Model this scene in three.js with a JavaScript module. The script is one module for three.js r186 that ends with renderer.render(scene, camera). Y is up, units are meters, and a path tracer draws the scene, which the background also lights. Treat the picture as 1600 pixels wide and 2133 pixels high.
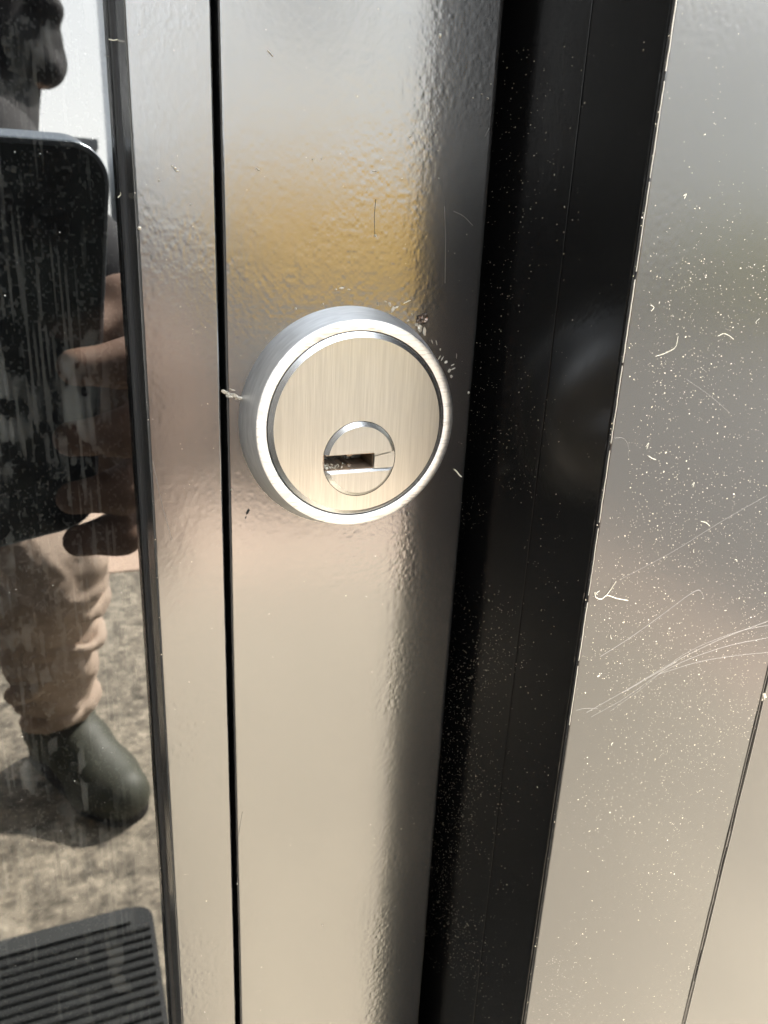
import * as THREE from 'three';
import { MarchingCubes } from 'three/addons/objects/MarchingCubes.js';
import { mergeGeometries, toCreasedNormals } from 'three/addons/utils/BufferGeometryUtils.js';
import { Brush, Evaluator, SUBTRACTION } from 'three-bvh-csg';

// ------------------------------------------------------------------ camera, sky, sun, exposure
// World: origin on the face of the door stile, at the axis of the lock; x right, y up, z out of the door; metres.
const scene = new THREE.Scene();
const camera = new THREE.PerspectiveCamera(2 * Math.atan(1066.5 / 1600) * 180 / Math.PI, 0.75, 0.004, 300);
const EYE = new THREE.Vector3(-0.0448, 0.0292, 0.1234);
const CR = new THREE.Vector3(0.925598, 0.045859, 0.375720), CU = new THREE.Vector3(0.084344, 0.942686, -0.322844), CF = new THREE.Vector3(0.368991, -0.330514, -0.868681);
camera.position.copy(EYE);
camera.quaternion.setFromRotationMatrix(new THREE.Matrix4().makeBasis(CR, CU, CF.clone().negate()));
camera.focus = 0.128;
camera.userData.fStop = 42;
scene.add(camera);

const SUN = new THREE.Vector3(0.66, 0.68, 0.34).normalize();
const sun = new THREE.DirectionalLight(new THREE.Color(1, 0.95, 0.86), 5);
sun.position.copy(SUN).multiplyScalar(8); sun.target.position.set(0, 0, 0);
sun.castShadow = true; sun.shadow.mapSize.set(4096, 4096); sun.shadow.radius = 4;
Object.assign(sun.shadow.camera, { left: -3, right: 3, top: 3, bottom: -3, near: 0.1, far: 30 });
scene.add(sun, sun.target);

{ // hazy bright sky
  const W = 512, H = 256, d = new Float32Array(W * H * 4);
  for (let y = 0; y < H; y++) for (let x = 0; x < W; x++) {
    const el = ((y + 0.5) / H - 0.5) * Math.PI, az = ((x + 0.5) / W - 0.5) * 2 * Math.PI;
    const v = new THREE.Vector3(Math.cos(el) * Math.cos(az), Math.sin(el), Math.cos(el) * Math.sin(az));
    const t = Math.max(0, Math.sin(el)), h = Math.pow(1 - t, 2.2), g = Math.exp(-Math.acos(Math.min(1, v.dot(SUN))) * 2.6);
    const c = [0.66 + 0.46 * h + 0.75 * g, 0.74 + 0.38 * h + 0.72 * g, 0.84 + 0.22 * h + 0.66 * g];
    for (let k = 0; k < 3; k++) d[(y * W + x) * 4 + k] = c[k];
    d[(y * W + x) * 4 + 3] = 1;
  }
  const sky = new THREE.DataTexture(d, W, H, THREE.RGBAFormat, THREE.FloatType);
  sky.mapping = THREE.EquirectangularReflectionMapping; sky.magFilter = THREE.LinearFilter; sky.needsUpdate = true;
  scene.background = sky; scene.environment = sky;
}
const renderer = new THREE.WebGLRenderer({ antialias: true });
renderer.toneMapping = THREE.LinearToneMapping;
renderer.toneMappingExposure = 8.2;
renderer.shadowMap.enabled = true;

// ------------------------------------------------------------------ random, noise, textures
let seed = 20240611;
const rnd = () => { seed = (seed + 0x6d2b79f5) | 0; let t = Math.imul(seed ^ (seed >>> 15), 1 | seed); t = (t + Math.imul(t ^ (t >>> 7), 61 | t)) ^ t; return ((t ^ (t >>> 14)) >>> 0) / 4294967296; };
const gauss = () => Math.sqrt(-2 * Math.log(1 - rnd())) * Math.cos(6.2832 * rnd());
const hash = (x, y, s) => { let h = Math.imul(x, 374761393) ^ Math.imul(y, 668265263) ^ Math.imul(s, 2147483647 ^ 0x5bd1e995); h = Math.imul(h ^ (h >>> 13), 1274126177); h ^= h >>> 16; return (h >>> 0) / 4294967296; };
function vnoise(x, y, px, py, s) {                      // value noise, periodic in px, py cells
  const xi = Math.floor(x), yi = Math.floor(y), fx = x - xi, fy = y - yi, m = (a, p) => ((a % p) + p) % p;
  const u = fx * fx * fx * (fx * (fx * 6 - 15) + 10), v = fy * fy * fy * (fy * (fy * 6 - 15) + 10);
  const x0 = m(xi, px), x1 = m(xi + 1, px), y0 = m(yi, py), y1 = m(yi + 1, py);
  const a = hash(x0, y0, s), b = hash(x1, y0, s), c = hash(x0, y1, s), d = hash(x1, y1, s);
  return a + (b - a) * u + (c - a + (a - b - c + d) * u) * v;
}
function fbm(u, v, px, py, s, oct) { let a = 0.5, t = 0, n = 0; for (let i = 0; i < oct; i++) { t += a * vnoise(u * px, v * py, px, py, s + i * 17); n += a; a *= 0.5; px *= 2; py *= 2; } return t / n; }
const smooth = (a, b, x) => { const t = Math.min(1, Math.max(0, (x - a) / (b - a))); return t * t * (3 - 2 * t); };
function tex(W, H, fn, { srgb = false, float = false, w = 1, h = 1 } = {}) {
  const d = float ? new Float32Array(W * H * 4) : new Uint8Array(W * H * 4);
  for (let y = 0; y < H; y++) for (let x = 0; x < W; x++) {
    const c = fn((x + 0.5) / W, (y + 0.5) / H), o = (y * W + x) * 4;
    if (float) { d[o] = d[o + 1] = d[o + 2] = c; d[o + 3] = 1; continue; }
    const g = typeof c === 'number' ? [c, c, c] : c;
    for (let k = 0; k < 3; k++) { let q = Math.min(1, Math.max(0, g[k])); if (srgb) q = q <= 0.0031308 ? q * 12.92 : 1.055 * Math.pow(q, 1 / 2.4) - 0.055; d[o + k] = q * 255 + 0.5; }
    d[o + 3] = 255;
  }
  const t = new THREE.DataTexture(d, W, H, THREE.RGBAFormat, float ? THREE.FloatType : THREE.UnsignedByteType);
  t.wrapS = t.wrapT = THREE.RepeatWrapping; t.magFilter = THREE.LinearFilter; t.minFilter = THREE.LinearFilter;
  if (srgb) t.colorSpace = THREE.SRGBColorSpace;
  t.repeat.set(1 / w, 1 / h); t.needsUpdate = true;
  return t;
}
const shifted = (t, x, y) => { const c = t.clone(); c.offset.set(x, y); c.needsUpdate = true; return c; };
const rgb = (r, g, b) => new THREE.Color().setRGB(r, g, b);

// ------------------------------------------------------------------ helpers
const tag = (o, label, category, group, kind) => { Object.assign(o.userData, label && { label }, category && { category }, group && { group }, kind && { kind }); return o; };
const used = {};
const numbered = (n) => { const k = used[n] = (used[n] ?? -1) + 1; return k ? n + '_' + String(k).padStart(3, '0') : n; };
function base(name, x = 0, y = 0, z = 0) { const g = new THREE.Group(); g.name = numbered(name); g.position.set(x, y, z); scene.add(g); return g; }
function part(name, geometry, material, parent) {
  const m = new THREE.Mesh(geometry, material); m.name = parent ? name : numbered(name); m.castShadow = m.receiveShadow = true; (parent ?? scene).add(m); return m;
}
const mm = (g) => g.scale(0.001, 0.001, 0.001);
function box(x0, x1, y0, y1, z0, z1) { const g = new THREE.BoxGeometry(x1 - x0, y1 - y0, z1 - z0); g.translate((x0 + x1) / 2, (y0 + y1) / 2, (z0 + z1) / 2); return g; }
function merge(list) { return mergeGeometries(list.map((g) => { const q = g.index ? g.toNonIndexed() : g.clone(); for (const k of Object.keys(q.attributes)) if (!['position', 'normal', 'uv'].includes(k)) q.deleteAttribute(k); return q; })); }
function roundOutline(pts) {                             // [x, z, radius] corners -> outline with rounded corners
  const out = [], n = pts.length;
  for (let i = 0; i < n; i++) {
    const [x, z, r = 0] = pts[i], a = pts[(i + n - 1) % n], b = pts[(i + 1) % n];
    if (!r) { out.push([x, z, 0]); continue; }
    const p = new THREE.Vector2(x, z), da = new THREE.Vector2(a[0] - x, a[1] - z).normalize(), db = new THREE.Vector2(b[0] - x, b[1] - z).normalize();
    const half = Math.acos(da.dot(db)) / 2, k = r / Math.tan(half), c = p.clone().addScaledVector(da.clone().add(db).normalize(), r / Math.sin(half));
    const s = p.clone().addScaledVector(da, k).sub(c), e = p.clone().addScaledVector(db, k).sub(c), a0 = Math.atan2(s.y, s.x);
    let a1 = Math.atan2(e.y, e.x); while (a1 - a0 > Math.PI) a1 -= 2 * Math.PI; while (a1 - a0 < -Math.PI) a1 += 2 * Math.PI;
    for (let j = 0; j <= 6; j++) { const t = a0 + (a1 - a0) * j / 6; out.push([c.x + Math.cos(t) * r, c.y + Math.sin(t) * r, j > 0 && j < 6 ? 1 : 0, Math.cos(t), Math.sin(t)]); }
  }
  return out;
}
// A bar along y with an outline in (x, z), millimetres; the y steps are fine where the picture looks; wob(y, i) moves outline points outward a little.
function bar(outline, y0, y1, wob = 0, s = 1) {
  const ys = [];
  for (let y = y0; y < -190; y += 60) ys.push(y);
  for (let y = Math.max(y0, -190); y < Math.min(y1, 90); y += wob ? 0.7 : 10) ys.push(y);
  for (let y = Math.max(y0, 90); y < y1; y += 60) ys.push(y);
  ys.push(y1);
  const n = outline.length, pos = [], uv = [], idx = [], per = [0];
  for (let i = 0; i < n; i++) per.push(per[i] + Math.hypot(outline[(i + 1) % n][0] - outline[i][0], outline[(i + 1) % n][1] - outline[i][1]));
  const cw = THREE.ShapeUtils.area(outline.map((p) => new THREE.Vector2(p[0], p[1]))) > 0, nor = [];
  const side = outline.map((p, i) => { const q = outline[(i + 1) % n], l = Math.hypot(q[0] - p[0], q[1] - p[1]) || 1, e = cw ? 1 : -1; return [(q[1] - p[1]) / l * e, -(q[0] - p[0]) / l * e]; });
  const wave = (y, k) => wob * ((vnoise(y / 3, k * 0.15, 999, 999, s) - 0.5) + 0.7 * (vnoise(y / 0.9, k * 0.3, 9999, 999, s + 3) - 0.5) + 1.2 * (fbm(y / 400, k * 0.01, 12, 3, s + 9, 2) - 0.5));
  for (let i = 0; i < n; i++) {                          // each side of the outline has vertices of its own: flats stay flat
    const o = pos.length / 3;
    for (const y of ys) for (const k of [i, (i + 1) % n]) {
      const p = outline[k], [nx, nz] = p.length > 3 ? [p[3], p[4]] : side[i], w = wob && p[2] ? wave(y, k) : 0, dy = wob && p[2] ? (wave(y + 0.2, k) - wave(y - 0.2, k)) / 0.4 : 0, l = Math.hypot(1, dy);
      pos.push(p[0] + nx * w, y, p[1] + nz * w); nor.push(nx / l, -dy / l, nz / l); uv.push((k === i ? per[i] : per[i + 1]) / 1000, y / 1000);
    }
    for (let j = 0; j < ys.length - 1; j++) { const a = o + j * 2, b = a + 1, c = a + 2, d = a + 3; cw ? idx.push(a, c, b, b, c, d) : idx.push(a, b, c, b, d, c); }
  }
  for (const j of [0, ys.length - 1]) {
    const o = pos.length / 3; outline.forEach((p) => { pos.push(p[0], ys[j], p[1]); nor.push(0, j ? 1 : -1, 0); uv.push(p[0] / 1000, p[1] / 1000); });
    for (const [a, b, c] of THREE.ShapeUtils.triangulateShape(outline.map((p) => new THREE.Vector2(p[0], p[1])), [])) (j === 0) === cw ? idx.push(o + a, o + b, o + c) : idx.push(o + a, o + c, o + b);
  }
  const g = new THREE.BufferGeometry();
  g.setAttribute('position', new THREE.Float32BufferAttribute(pos, 3)); g.setAttribute('normal', new THREE.Float32BufferAttribute(nor, 3)); g.setAttribute('uv', new THREE.Float32BufferAttribute(uv, 2)); g.setIndex(idx);
  return mm(g);
}
// where the line of sight through a pixel of the photograph meets a plane z (mm): used to read real places off the photograph
function at(px, py, z) { const v = CR.clone().multiplyScalar((px - 800) / 1600).addScaledVector(CU, -(py - 1066.5) / 1600).add(CF), t = (z / 1000 - EYE.z) / v.z; return EYE.clone().addScaledVector(v, t).multiplyScalar(1000); }
function wire(pts, r, sides = 5) { return mm(new THREE.TubeGeometry(new THREE.CatmullRomCurve3(pts.map((p) => new THREE.Vector3(...p))), Math.max(8, pts.length * 8), r, sides)); }
function lumps(list) { // crumpled little pieces: [x, y, z, rx, ry, rz, turn]
  return mm(merge(list.map(([x, y, z, rx, ry, rz, turn = 0]) => {
    const g = new THREE.IcosahedronGeometry(1, 2), p = g.attributes.position, s = Math.floor(rnd() * 1e5);
    for (let i = 0; i < p.count; i++) { const k = 0.62 + 0.7 * hash(Math.round(p.getX(i) * 9), Math.round(p.getY(i) * 9) * 31 + Math.round(p.getZ(i) * 9), s); p.setXYZ(i, p.getX(i) * k, p.getY(i) * k, p.getZ(i) * k); }
    g.scale(rx, ry, rz); g.rotateZ(turn); g.translate(x, y, z); g.computeVertexNormals(); return g;
  })));
}

// ------------------------------------------------------------------ materials
const peel = tex(1024, 2048, (u, v) => {                 // orange peel of brushed and sprayed enamel: height in metres over 0.12 x 0.24 m
  const strong = smooth(0.47, 0.66, fbm(u, v, 6, 12, 5, 3)), soft = smooth(0.35, 0.7, fbm(u, v, 10, 20, 71, 2));
  const fine = vnoise(u * 170, v * 300, 170, 300, 11) + 0.5 * vnoise(u * 330, v * 560, 330, 560, 12);
  const mid = vnoise(u * 60, v * 90, 60, 90, 14);
  return fine * (5.5e-6 + 0.9e-5 * strong) + mid * (2e-6 + 0.6e-5 * soft) + fbm(u, v, 9, 14, 31, 2) * 2.0e-5;
}, { float: true, w: 0.12, h: 0.24 });
const M = {};
const paint = (rough, off, extra = {}) => new THREE.MeshPhysicalMaterial({ color: rgb(0.015, 0.0145, 0.014), roughness: rough, ior: 2.3, bumpMap: shifted(peel, ...off), bumpScale: 1, ...extra });
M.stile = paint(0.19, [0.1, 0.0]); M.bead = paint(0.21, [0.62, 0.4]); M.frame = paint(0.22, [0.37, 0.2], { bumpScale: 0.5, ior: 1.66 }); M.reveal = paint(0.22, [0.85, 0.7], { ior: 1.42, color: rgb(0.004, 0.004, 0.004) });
M.rubber = new THREE.MeshStandardMaterial({ color: rgb(0.012, 0.012, 0.013), roughness: 0.6 });
M.black = new THREE.MeshStandardMaterial({ color: rgb(0.006, 0.006, 0.006), roughness: 0.9 });
const plain = (r, g, b, roughness = 0.85, extra = {}) => new THREE.MeshStandardMaterial({ color: rgb(r, g, b), roughness, ...extra });

// brushed nickel: the grain runs across the direction in which the gloss spreads
const grain = tex(1024, 1024, (u, v) => 0.55 * vnoise(u * 260, v * 10, 260, 10, 3) + 0.3 * vnoise(u * 480, v * 18, 480, 18, 4) + 0.15 * vnoise(u * 120, v * 5, 120, 5, 5), { float: true, w: 0.04, h: 0.04 });
const nickelMap = tex(1024, 1024, (u, v) => {
  const g = 0.5 * vnoise(u * 240, v * 9, 240, 9, 3) + 0.35 * vnoise(u * 110, v * 4, 110, 4, 44) + 0.15 * vnoise(u * 500, v * 30, 500, 30, 6), k = 0.86 + 0.24 * g;
  return [0.54 * k, 0.54 * k, 0.495 * k];
}, { srgb: true, w: 0.04, h: 0.04 });
const rimGrain = tex(1024, 1024, (u, v) => { const a = vnoise(u * 170, v * 26, 170, 26, 61), b = vnoise(u * 330, v * 40, 330, 40, 62); return 0.6 * smooth(0.35, 0.8, a) + 0.4 * b; }, { float: true, w: 0.04, h: 0.04 });
const rimMap = tex(1024, 1024, (u, v) => { const a = smooth(0.5, 0.8, vnoise(u * 170, v * 26, 170, 26, 61)) * vnoise(u * 30, v * 18, 30, 18, 63), k = 0.50 - 0.20 * a; return [k, 0.985 * k, 0.95 * k]; }, { srgb: true, w: 0.04, h: 0.04 });
M.face = new THREE.MeshPhysicalMaterial({ map: nickelMap, metalness: 1, roughness: 0.36, anisotropy: 0.8, bumpMap: grain, bumpScale: 1.2e-5 });
M.plugFace = new THREE.MeshPhysicalMaterial({ map: shifted(nickelMap, 0.3, 0.5), color: rgb(0.93, 0.95, 0.98), metalness: 1, roughness: 0.36, anisotropy: 0.8, bumpMap: shifted(grain, 0.3, 0.5), bumpScale: 1.2e-5 });
M.rim = new THREE.MeshPhysicalMaterial({ map: rimMap, metalness: 1, roughness: 0.42, anisotropy: 0.7, bumpMap: rimGrain, bumpScale: 2.4e-5 });
const turned = (u, v) => { const a = vnoise(u * 34, v * 50, 34, 50, 81), b = vnoise(u * 55, v * 70, 55, 70, 82), c = vnoise(u * 80, v * 30, 80, 30, 83); return 0.5 * a + 0.3 * b + 0.2 * c; };
M.side = new THREE.MeshPhysicalMaterial({ map: tex(256, 1024, (u, v) => { const k = 0.74 - 0.2 * turned(u, v); return [k, k, k]; }, { srgb: true }), metalness: 1, roughness: 0.46, bumpMap: tex(256, 1024, (u, v) => 2.2e-5 * turned(u, v), { float: true }), bumpScale: 1 });
M.polished = new THREE.MeshPhysicalMaterial({ color: rgb(0.6, 0.6, 0.6), metalness: 1, roughness: 0.26 });
const brass = tex(256, 256, (u, v) => { const a = fbm(u, v, 8, 8, 91, 4), s = vnoise(u * 70, v * 70, 70, 70, 92) > 0.86 ? 1 : 0; return [0.14 + 0.26 * a * a + 0.5 * s * a, 0.10 + 0.18 * a * a + 0.45 * s * a, 0.075 + 0.09 * a * a + 0.36 * s * a]; }, { srgb: true, w: 0.008, h: 0.008 });
M.brass = new THREE.MeshPhysicalMaterial({ map: brass, metalness: 0.35, roughness: 0.5 });
M.chip = new THREE.MeshPhysicalMaterial({ color: rgb(0.34, 0.31, 0.26), metalness: 0.5, roughness: 0.3 });  // pale metal; on flakes and nibs its tone stands in for glints
M.glob = new THREE.MeshPhysicalMaterial({ color: rgb(0.10, 0.07, 0.05), metalness: 0.75, roughness: 0.14, ior: 2 });
M.sealant = plain(0.055, 0.05, 0.043, 0.4);
M.worn = plain(0.2, 0.185, 0.16, 0.45);
M.lint = plain(0.72, 0.68, 0.55);
M.scratch = plain(0.13, 0.12, 0.11, 0.5);
M.dust = plain(0.58, 0.54, 0.45, 0.8);

// ------------------------------------------------------------------ the door
const door = tag(base('door'), 'dark glossy metal door with a pane of dark glass and a narrow lock stile', 'door');
const TOP = 1150, FOOT = -862;
part('stile', bar(roundOutline([[-21.0, 0, 0.5], [24.2, 0, 1.1], [24.2, -45, 1], [-21.0, -45, 1]]), FOOT, TOP, 0.05, 4), M.stile, door);
part('glazing_bead', bar(roundOutline([[-33.5, -0.1, 0.45], [-21.9, -0.1, 0.45], [-21.9, -14, 0.3], [-33.5, -14, 0.3]]), FOOT, TOP, 0.07, 8), M.bead, door);
part('rebate', bar([[-27.5, -14.2], [-21.3, -14.2], [-21.3, -44], [-27.5, -44]], FOOT, TOP), M.black, door);
part('gasket', bar(roundOutline([[-34.1, -14.3, 0.8], [-27.8, -14.3, 0.3], [-27.8, -18.6], [-34.1, -18.6, 0.5]]), FOOT, TOP, 0.12, 15), M.rubber, door);

{ // the pane, and the dirt on it
  const spots = [];
  for (let i = 0; i < 520; i++) spots.push([rnd(), rnd(), 0.0006 + 0.0028 * rnd() * rnd(), 0.25 + 0.75 * rnd()]);
  const marks = []; // dried drops: [u, v, rx, ry, strength]
  for (let i = 0; i < 46; i++) marks.push([rnd(), rnd(), 0.008 + 0.018 * rnd(), 0.008 + 0.016 * rnd(), 0.004 + 0.016 * rnd() * rnd(), rnd() * 9]);
  const W = 1024, H = 2048, grid = new Map();
  const key = (u, v) => Math.floor(u * 64) + ',' + Math.floor(v * 128);
  spots.forEach((s) => { for (let i = -1; i <= 1; i++) for (let j = -1; j <= 1; j++) { const k = key(((s[0] + i / 64) % 1 + 1) % 1, ((s[1] + j / 128) % 1 + 1) % 1); (grid.get(k) ?? grid.set(k, []).get(k)).push(s); } });
  const dirt = new Float32Array(W * H);
  for (let y = 0; y < H; y++) for (let x = 0; x < W; x++) {
    const u = (x + 0.5) / W, v = (y + 0.5) / H;
    const run = vnoise(u * 60, v * 6, 60, 6, 201) * 0.6 + vnoise(u * 150, v * 10, 150, 10, 202) * 0.4, cloud = fbm(u, v, 6, 9, 210, 5), grit = vnoise(u * 320, v * 520, 320, 520, 213), mott = fbm(u, v, 38, 50, 215, 3);
    let d = 0.016 * smooth(0.46, 0.72, cloud) * smooth(0.35, 0.7, mott) + 0.060 * smooth(0.5, 0.8, run) * smooth(0.42, 0.62, mott) * smooth(0.35, 0.6, cloud) + 0.014 * mott * mott + 0.026 * smooth(0.55, 0.85, vnoise(u * 210, v * 22, 210, 22, 240)) * smooth(0.4, 0.7, fbm(u, v, 14, 12, 241, 3)) + 0.017 * smooth(0.6, 0.9, vnoise(u * 260, v * 420, 260, 420, 242)) + 0.09 * smooth(0.88, 0.97, grit) * cloud * smooth(0.4, 0.6, mott);
    for (const m of marks) { const du = (u - m[0]) * 1, dv = (v - m[1]) * 2; if (Math.abs(du) > 0.04 || Math.abs(dv) > 0.05) continue; const wv = 1 + 0.35 * (vnoise(u * 90 + m[5], v * 180, 999, 999, 230) - 0.5) * 2, q = Math.hypot(du / m[2], dv / m[3]) * wv; d += m[4] * (smooth(1, 0.8, q) * (0.45 + 0.5 * mott) + 0.7 * smooth(0.72, 0.92, q) * smooth(1.05, 0.95, q)); }
    for (const s of grid.get(key(u, v)) ?? []) { const q = Math.hypot(u - s[0], (v - s[1]) * 2) / (s[2] * 0.6); if (q < 1) d = Math.max(d, s[3] * (1 - q * q)); }
    dirt[y * W + x] = Math.min(1, d);
  }
  const look = (u, v) => dirt[Math.min(H - 1, Math.floor(v * H)) * W + Math.min(W - 1, Math.floor(u * W))];
  const through = tex(W, H, (u, v) => 1 - look(u, v), { w: 0.1, h: 0.2 });
  const color = tex(W, H, (u, v) => { const k = smooth(0.004, 0.03, look(u, v)); return [0.22 + 0.26 * k, 0.225 + 0.26 * k, 0.23 + 0.22 * k]; }, { srgb: true, w: 0.1, h: 0.2 });
  M.glass = new THREE.MeshPhysicalMaterial({ map: color, transmission: 1, transmissionMap: through, thickness: 0, roughness: 0, ior: 1.95 });
  const g = new THREE.PlaneGeometry(0.746, (TOP - FOOT) / 1000); g.translate(-0.746 / 2 - 0.0295, (TOP + FOOT) / 2000, -0.0188);
  const p = g.attributes.position; for (let i = 0; i < 4; i++) g.attributes.uv.setXY(i, p.getX(i), p.getY(i));
  part('glass_pane', g, M.glass, door);
}
part('hinge_stile', mm(box(-826, -776, FOOT, TOP, -45, 0)), M.bead, door);
part('bottom_rail', mm(box(-775.9, -34.2, FOOT, FOOT + 140, -18.5, -0.4)), M.bead, door);

// paint damage round the lock: every piece a part of the door
{
  const b = at(880, 663, 0); part('paint_blob', lumps([[b.x, b.y, 0.3, 0.85, 0.8, 0.7, 0.3], [b.x - 0.45, b.y - 0.4, 0.2, 0.5, 0.6, 0.45, 1], [b.x + 0.3, b.y + 0.35, 0.2, 0.5, 0.4, 0.4, 2]]), M.glob, door);
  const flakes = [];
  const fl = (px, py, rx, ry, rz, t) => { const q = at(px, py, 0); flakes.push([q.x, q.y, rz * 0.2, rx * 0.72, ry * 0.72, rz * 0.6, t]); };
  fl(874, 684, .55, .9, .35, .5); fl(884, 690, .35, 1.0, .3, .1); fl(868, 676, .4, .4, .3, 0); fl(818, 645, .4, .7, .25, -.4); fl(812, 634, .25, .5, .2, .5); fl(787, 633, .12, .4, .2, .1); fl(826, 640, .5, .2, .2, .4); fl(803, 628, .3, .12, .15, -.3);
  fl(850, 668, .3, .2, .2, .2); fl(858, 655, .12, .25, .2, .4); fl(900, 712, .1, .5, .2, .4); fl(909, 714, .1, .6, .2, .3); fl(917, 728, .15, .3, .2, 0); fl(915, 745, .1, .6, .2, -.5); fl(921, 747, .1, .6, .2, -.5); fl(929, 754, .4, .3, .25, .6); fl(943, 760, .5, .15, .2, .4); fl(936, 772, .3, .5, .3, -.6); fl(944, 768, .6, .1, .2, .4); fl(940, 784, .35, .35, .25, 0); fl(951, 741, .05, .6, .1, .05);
  flakes.forEach((f) => part('paint_flake_glint', lumps([f]), M.chip, door));  // torn paint, with its bright glints put into the pale colour
  const q0 = at(470, 818, 0), q1 = at(482, 823, 0), q2 = at(497, 829, 0), q3 = at(484, 812, 0);
  part('paint_burr', lumps([[q0.x + .1, q0.y, .05, .8, .26, .3, -.5], [q1.x - .3, q1.y, .2, .6, .36, .5, -.1], [q1.x + .6, q1.y - .1, .15, .7, .28, .4, -.6], [q2.x, q2.y, .1, .7, .3, .4, -.15], [q3.x, q3.y, .05, .5, .1, .15, -.3], [q2.x - .5, q2.y + .3, .1, .3, .15, .3, .4]]), M.chip, door);
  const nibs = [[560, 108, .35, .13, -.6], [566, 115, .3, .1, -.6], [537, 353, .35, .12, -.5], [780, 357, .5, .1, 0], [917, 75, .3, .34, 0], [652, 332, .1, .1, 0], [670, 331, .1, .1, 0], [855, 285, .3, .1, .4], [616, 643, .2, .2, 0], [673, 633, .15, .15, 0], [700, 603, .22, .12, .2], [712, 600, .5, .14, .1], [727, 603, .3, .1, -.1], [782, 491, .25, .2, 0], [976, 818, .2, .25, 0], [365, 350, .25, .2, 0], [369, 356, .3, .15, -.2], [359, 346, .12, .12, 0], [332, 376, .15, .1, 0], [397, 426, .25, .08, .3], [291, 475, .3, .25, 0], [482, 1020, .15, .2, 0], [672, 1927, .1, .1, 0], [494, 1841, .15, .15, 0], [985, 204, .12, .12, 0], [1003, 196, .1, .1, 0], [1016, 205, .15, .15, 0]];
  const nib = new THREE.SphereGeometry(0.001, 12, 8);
  for (const [px, py, rx, ry, turn] of nibs) { const q = at(px, py, 0), m = part('paint_nib_glint', nib, M.chip, door); m.position.set(q.x / 1000, q.y / 1000, -0.00002); m.scale.set(rx, ry, 0.24); m.rotation.z = turn; }  // bumps in the paint; their glints are painted by the pale material
  for (const [px, py, rx, ry, t] of [[516, 1066, .22, .55, -.5], [512, 1078, .1, .25, -.3]]) { const q = at(px, py, 0); part('paint_pit', lumps([[q.x, q.y, 0, rx, ry, .03, t]]), M.black, door); }
  const line = (z, r, mat, ...pts) => part('scratch', wire(pts.map(([a, b]) => { const q = at(a, b, z); return [q.x, q.y, z + r * 0.3]; }), r), mat, door);
  line(0, .035, M.black, [783, 415], [780, 450], [781, 490]); line(0, .03, M.scratch, [926, 430], [928, 500], [927, 590]); line(0, .03, M.scratch, [945, 440], [965, 450], [985, 470]); line(0, .035, M.scratch, [1010, 285], [1015, 275], [1019, 267]);
  line(-.1, .03, M.scratch, [318, 960], [335, 1040], [358, 1125]); line(0, .03, M.black, [505, 1690], [500, 1720], [496, 1745]);
  const lint = (r, ...pts) => part('lint_fibre', wire(pts.map(([a, b, h = .2]) => { const q = at(a, b, 0); return [q.x, q.y, h]; }), r), M.lint, door);
  lint(.11, [945, 977], [950, 981], [955, 988], [959, 992, .5]); lint(.05, [840, 632], [850, 627], [853, 625, .4]);
  const ql = (a, b, h) => { const q = at(a, b, -14); return [q.x, q.y, -14 + h]; };
  part('lint_fibre', wire([ql(226, 85, 1), ql(236, 88, 1.4), ql(248, 86, 1.8)], .08), M.lint, door); part('lint_fibre', wire([ql(245, 412, 1), ql(250, 406, 1.5), ql(249, 402, 1.8)], .1), M.lint, door);
}

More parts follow.
